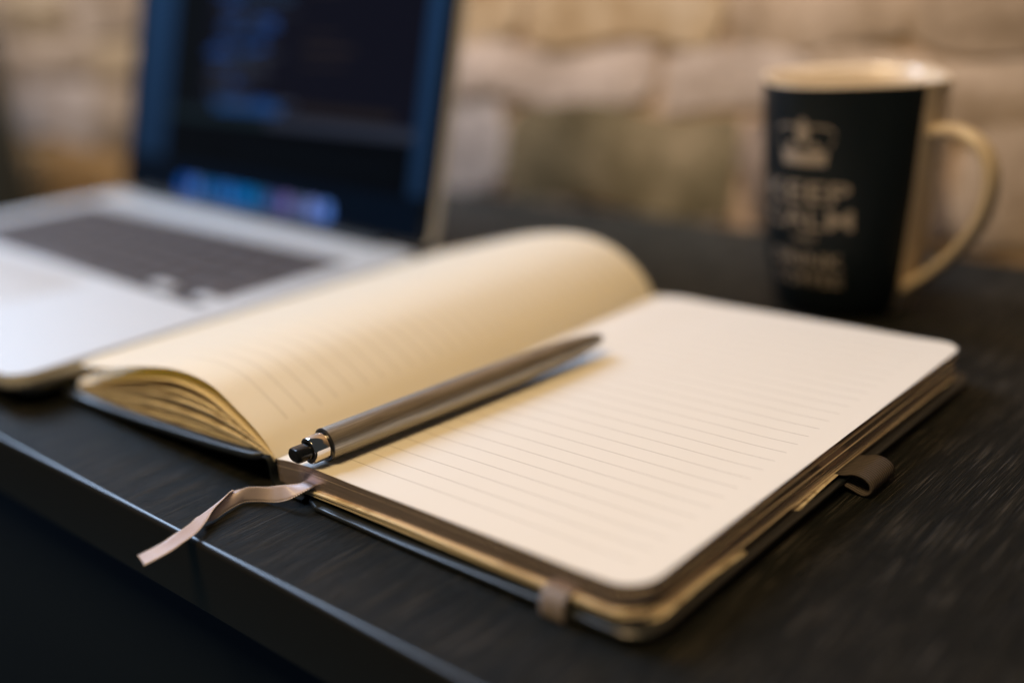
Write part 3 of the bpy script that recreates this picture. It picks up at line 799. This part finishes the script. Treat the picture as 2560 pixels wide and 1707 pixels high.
F.append(tuple(range(NS))); F.append(tuple((len(P)-1)*NS+i for i in reversed(range(NS))))
fixn(mesh('handle', V, F, M_mug, mug, smooth=60, world=False))
# print wrapped on the body: x = arc mm from print centre, z = height
def wrap(bm):
    arc = []
    for z0 in range(0, 102, 2):
        pass
    for v in bm.verts:
        x, z = v.co.x, v.co.y; r0 = mug_r(TXT, z)*0.97; phi = TXT+math.degrees(x/r0); r_ = mug_r(phi, z)+0.22; a = math.radians(phi)
        v.co = Vector((r_*math.cos(a), r_*math.sin(a), z))
def text_part(s, size, zc, wmax):
    cu = bpy.data.curves.new('t', 'FONT'); cu.body = s; cu.size = size; cu.align_x = 'CENTER'; cu.align_y = 'CENTER'; cu.offset = 0.012*size; cu.resolution_u = 3
    ob = bpy.data.objects.new('t', cu); COL.objects.link(ob); bpy.context.view_layer.update()
    me = bpy.data.meshes.new_from_object(ob); bm = bmesh.new(); bm.from_mesh(me)
    bpy.data.objects.remove(ob); bpy.data.curves.remove(cu); bpy.data.meshes.remove(me)
    xs_ = [v.co.x for v in bm.verts]; ys_ = [v.co.y for v in bm.verts]; wd = max(xs_)-min(xs_); mx = (max(xs_)+min(xs_))/2; my = (max(ys_)+min(ys_))/2
    for v in bm.verts: v.co.x = (v.co.x-mx)*wmax/wd; v.co.y = (v.co.y-my)+zc; v.co.z = 0
    bmesh.ops.triangulate(bm, faces=bm.faces); bmesh.ops.subdivide_edges(bm, edges=[e for e in bm.edges if e.calc_length() > 1.2], cuts=3, use_grid_fill=True)
    bmesh.ops.triangulate(bm, faces=bm.faces)
    wrap(bm); return from_bm('printed_word', bm, M_mugink, mug, smooth=0)
text_part('KEEP', 12.5, 58.5, 40)
text_part('CALM', 12.5, 46.8, 42)
text_part('AND', 4.2, 38.0, 11)
text_part('DRINK', 8.6, 28.0, 34)
text_part('COFFEE', 7.6, 19.2, 33)
bm = bmesh.new()
def poly(pts): 
    vs = [bm.verts.new((x, z, 0)) for x, z in pts]; bm.faces.new(vs)
poly([(-11, 61), (11, 61), (12, 68), (-12, 68)])
for s_ in (-1, 1):
    pts_o = [(s_*(12+5.5*math.sin(math.radians(a))), 69+11*math.sin(math.radians(a*0.9))) for a in range(0, 91, 15)]
    prev = None
    for i in range(8):
        t0, t1 = i/8, (i+1)/8
        f_ = lambda t: (s_*(12.2+5*math.sin(math.pi*t)-12*t*t), 69+10.5*math.sin(math.pi*t*0.62))
        (xa, za), (xb, zb_) = f_(t0), f_(t1); poly([(xa, za), (xb, zb_), (xb, zb_+1.3), (xa, za+1.3)])
poly([(-2.8, 72), (2.8, 72), (3.4, 78), (0, 80.5), (-3.4, 78)]); poly([(-1, 80), (1, 80), (1, 84), (-1, 84)]); poly([(-2.4, 81.4), (2.4, 81.4), (2.4, 82.6), (-2.4, 82.6)])
poly([(-9, 69), (-3, 69), (-6, 73)]); poly([(9, 69), (3, 69), (6, 73)])
bmesh.ops.triangulate(bm, faces=bm.faces); bmesh.ops.subdivide_edges(bm, edges=[e for e in bm.edges if e.calc_length() > 1.5], cuts=3, use_grid_fill=True)
for v in bm.verts: v.co.x *= 0.88; v.co.y = 79+(v.co.y-71)*0.86
wrap(bm); from_bm('printed_crown', bm, M_mugink, mug, smooth=0)
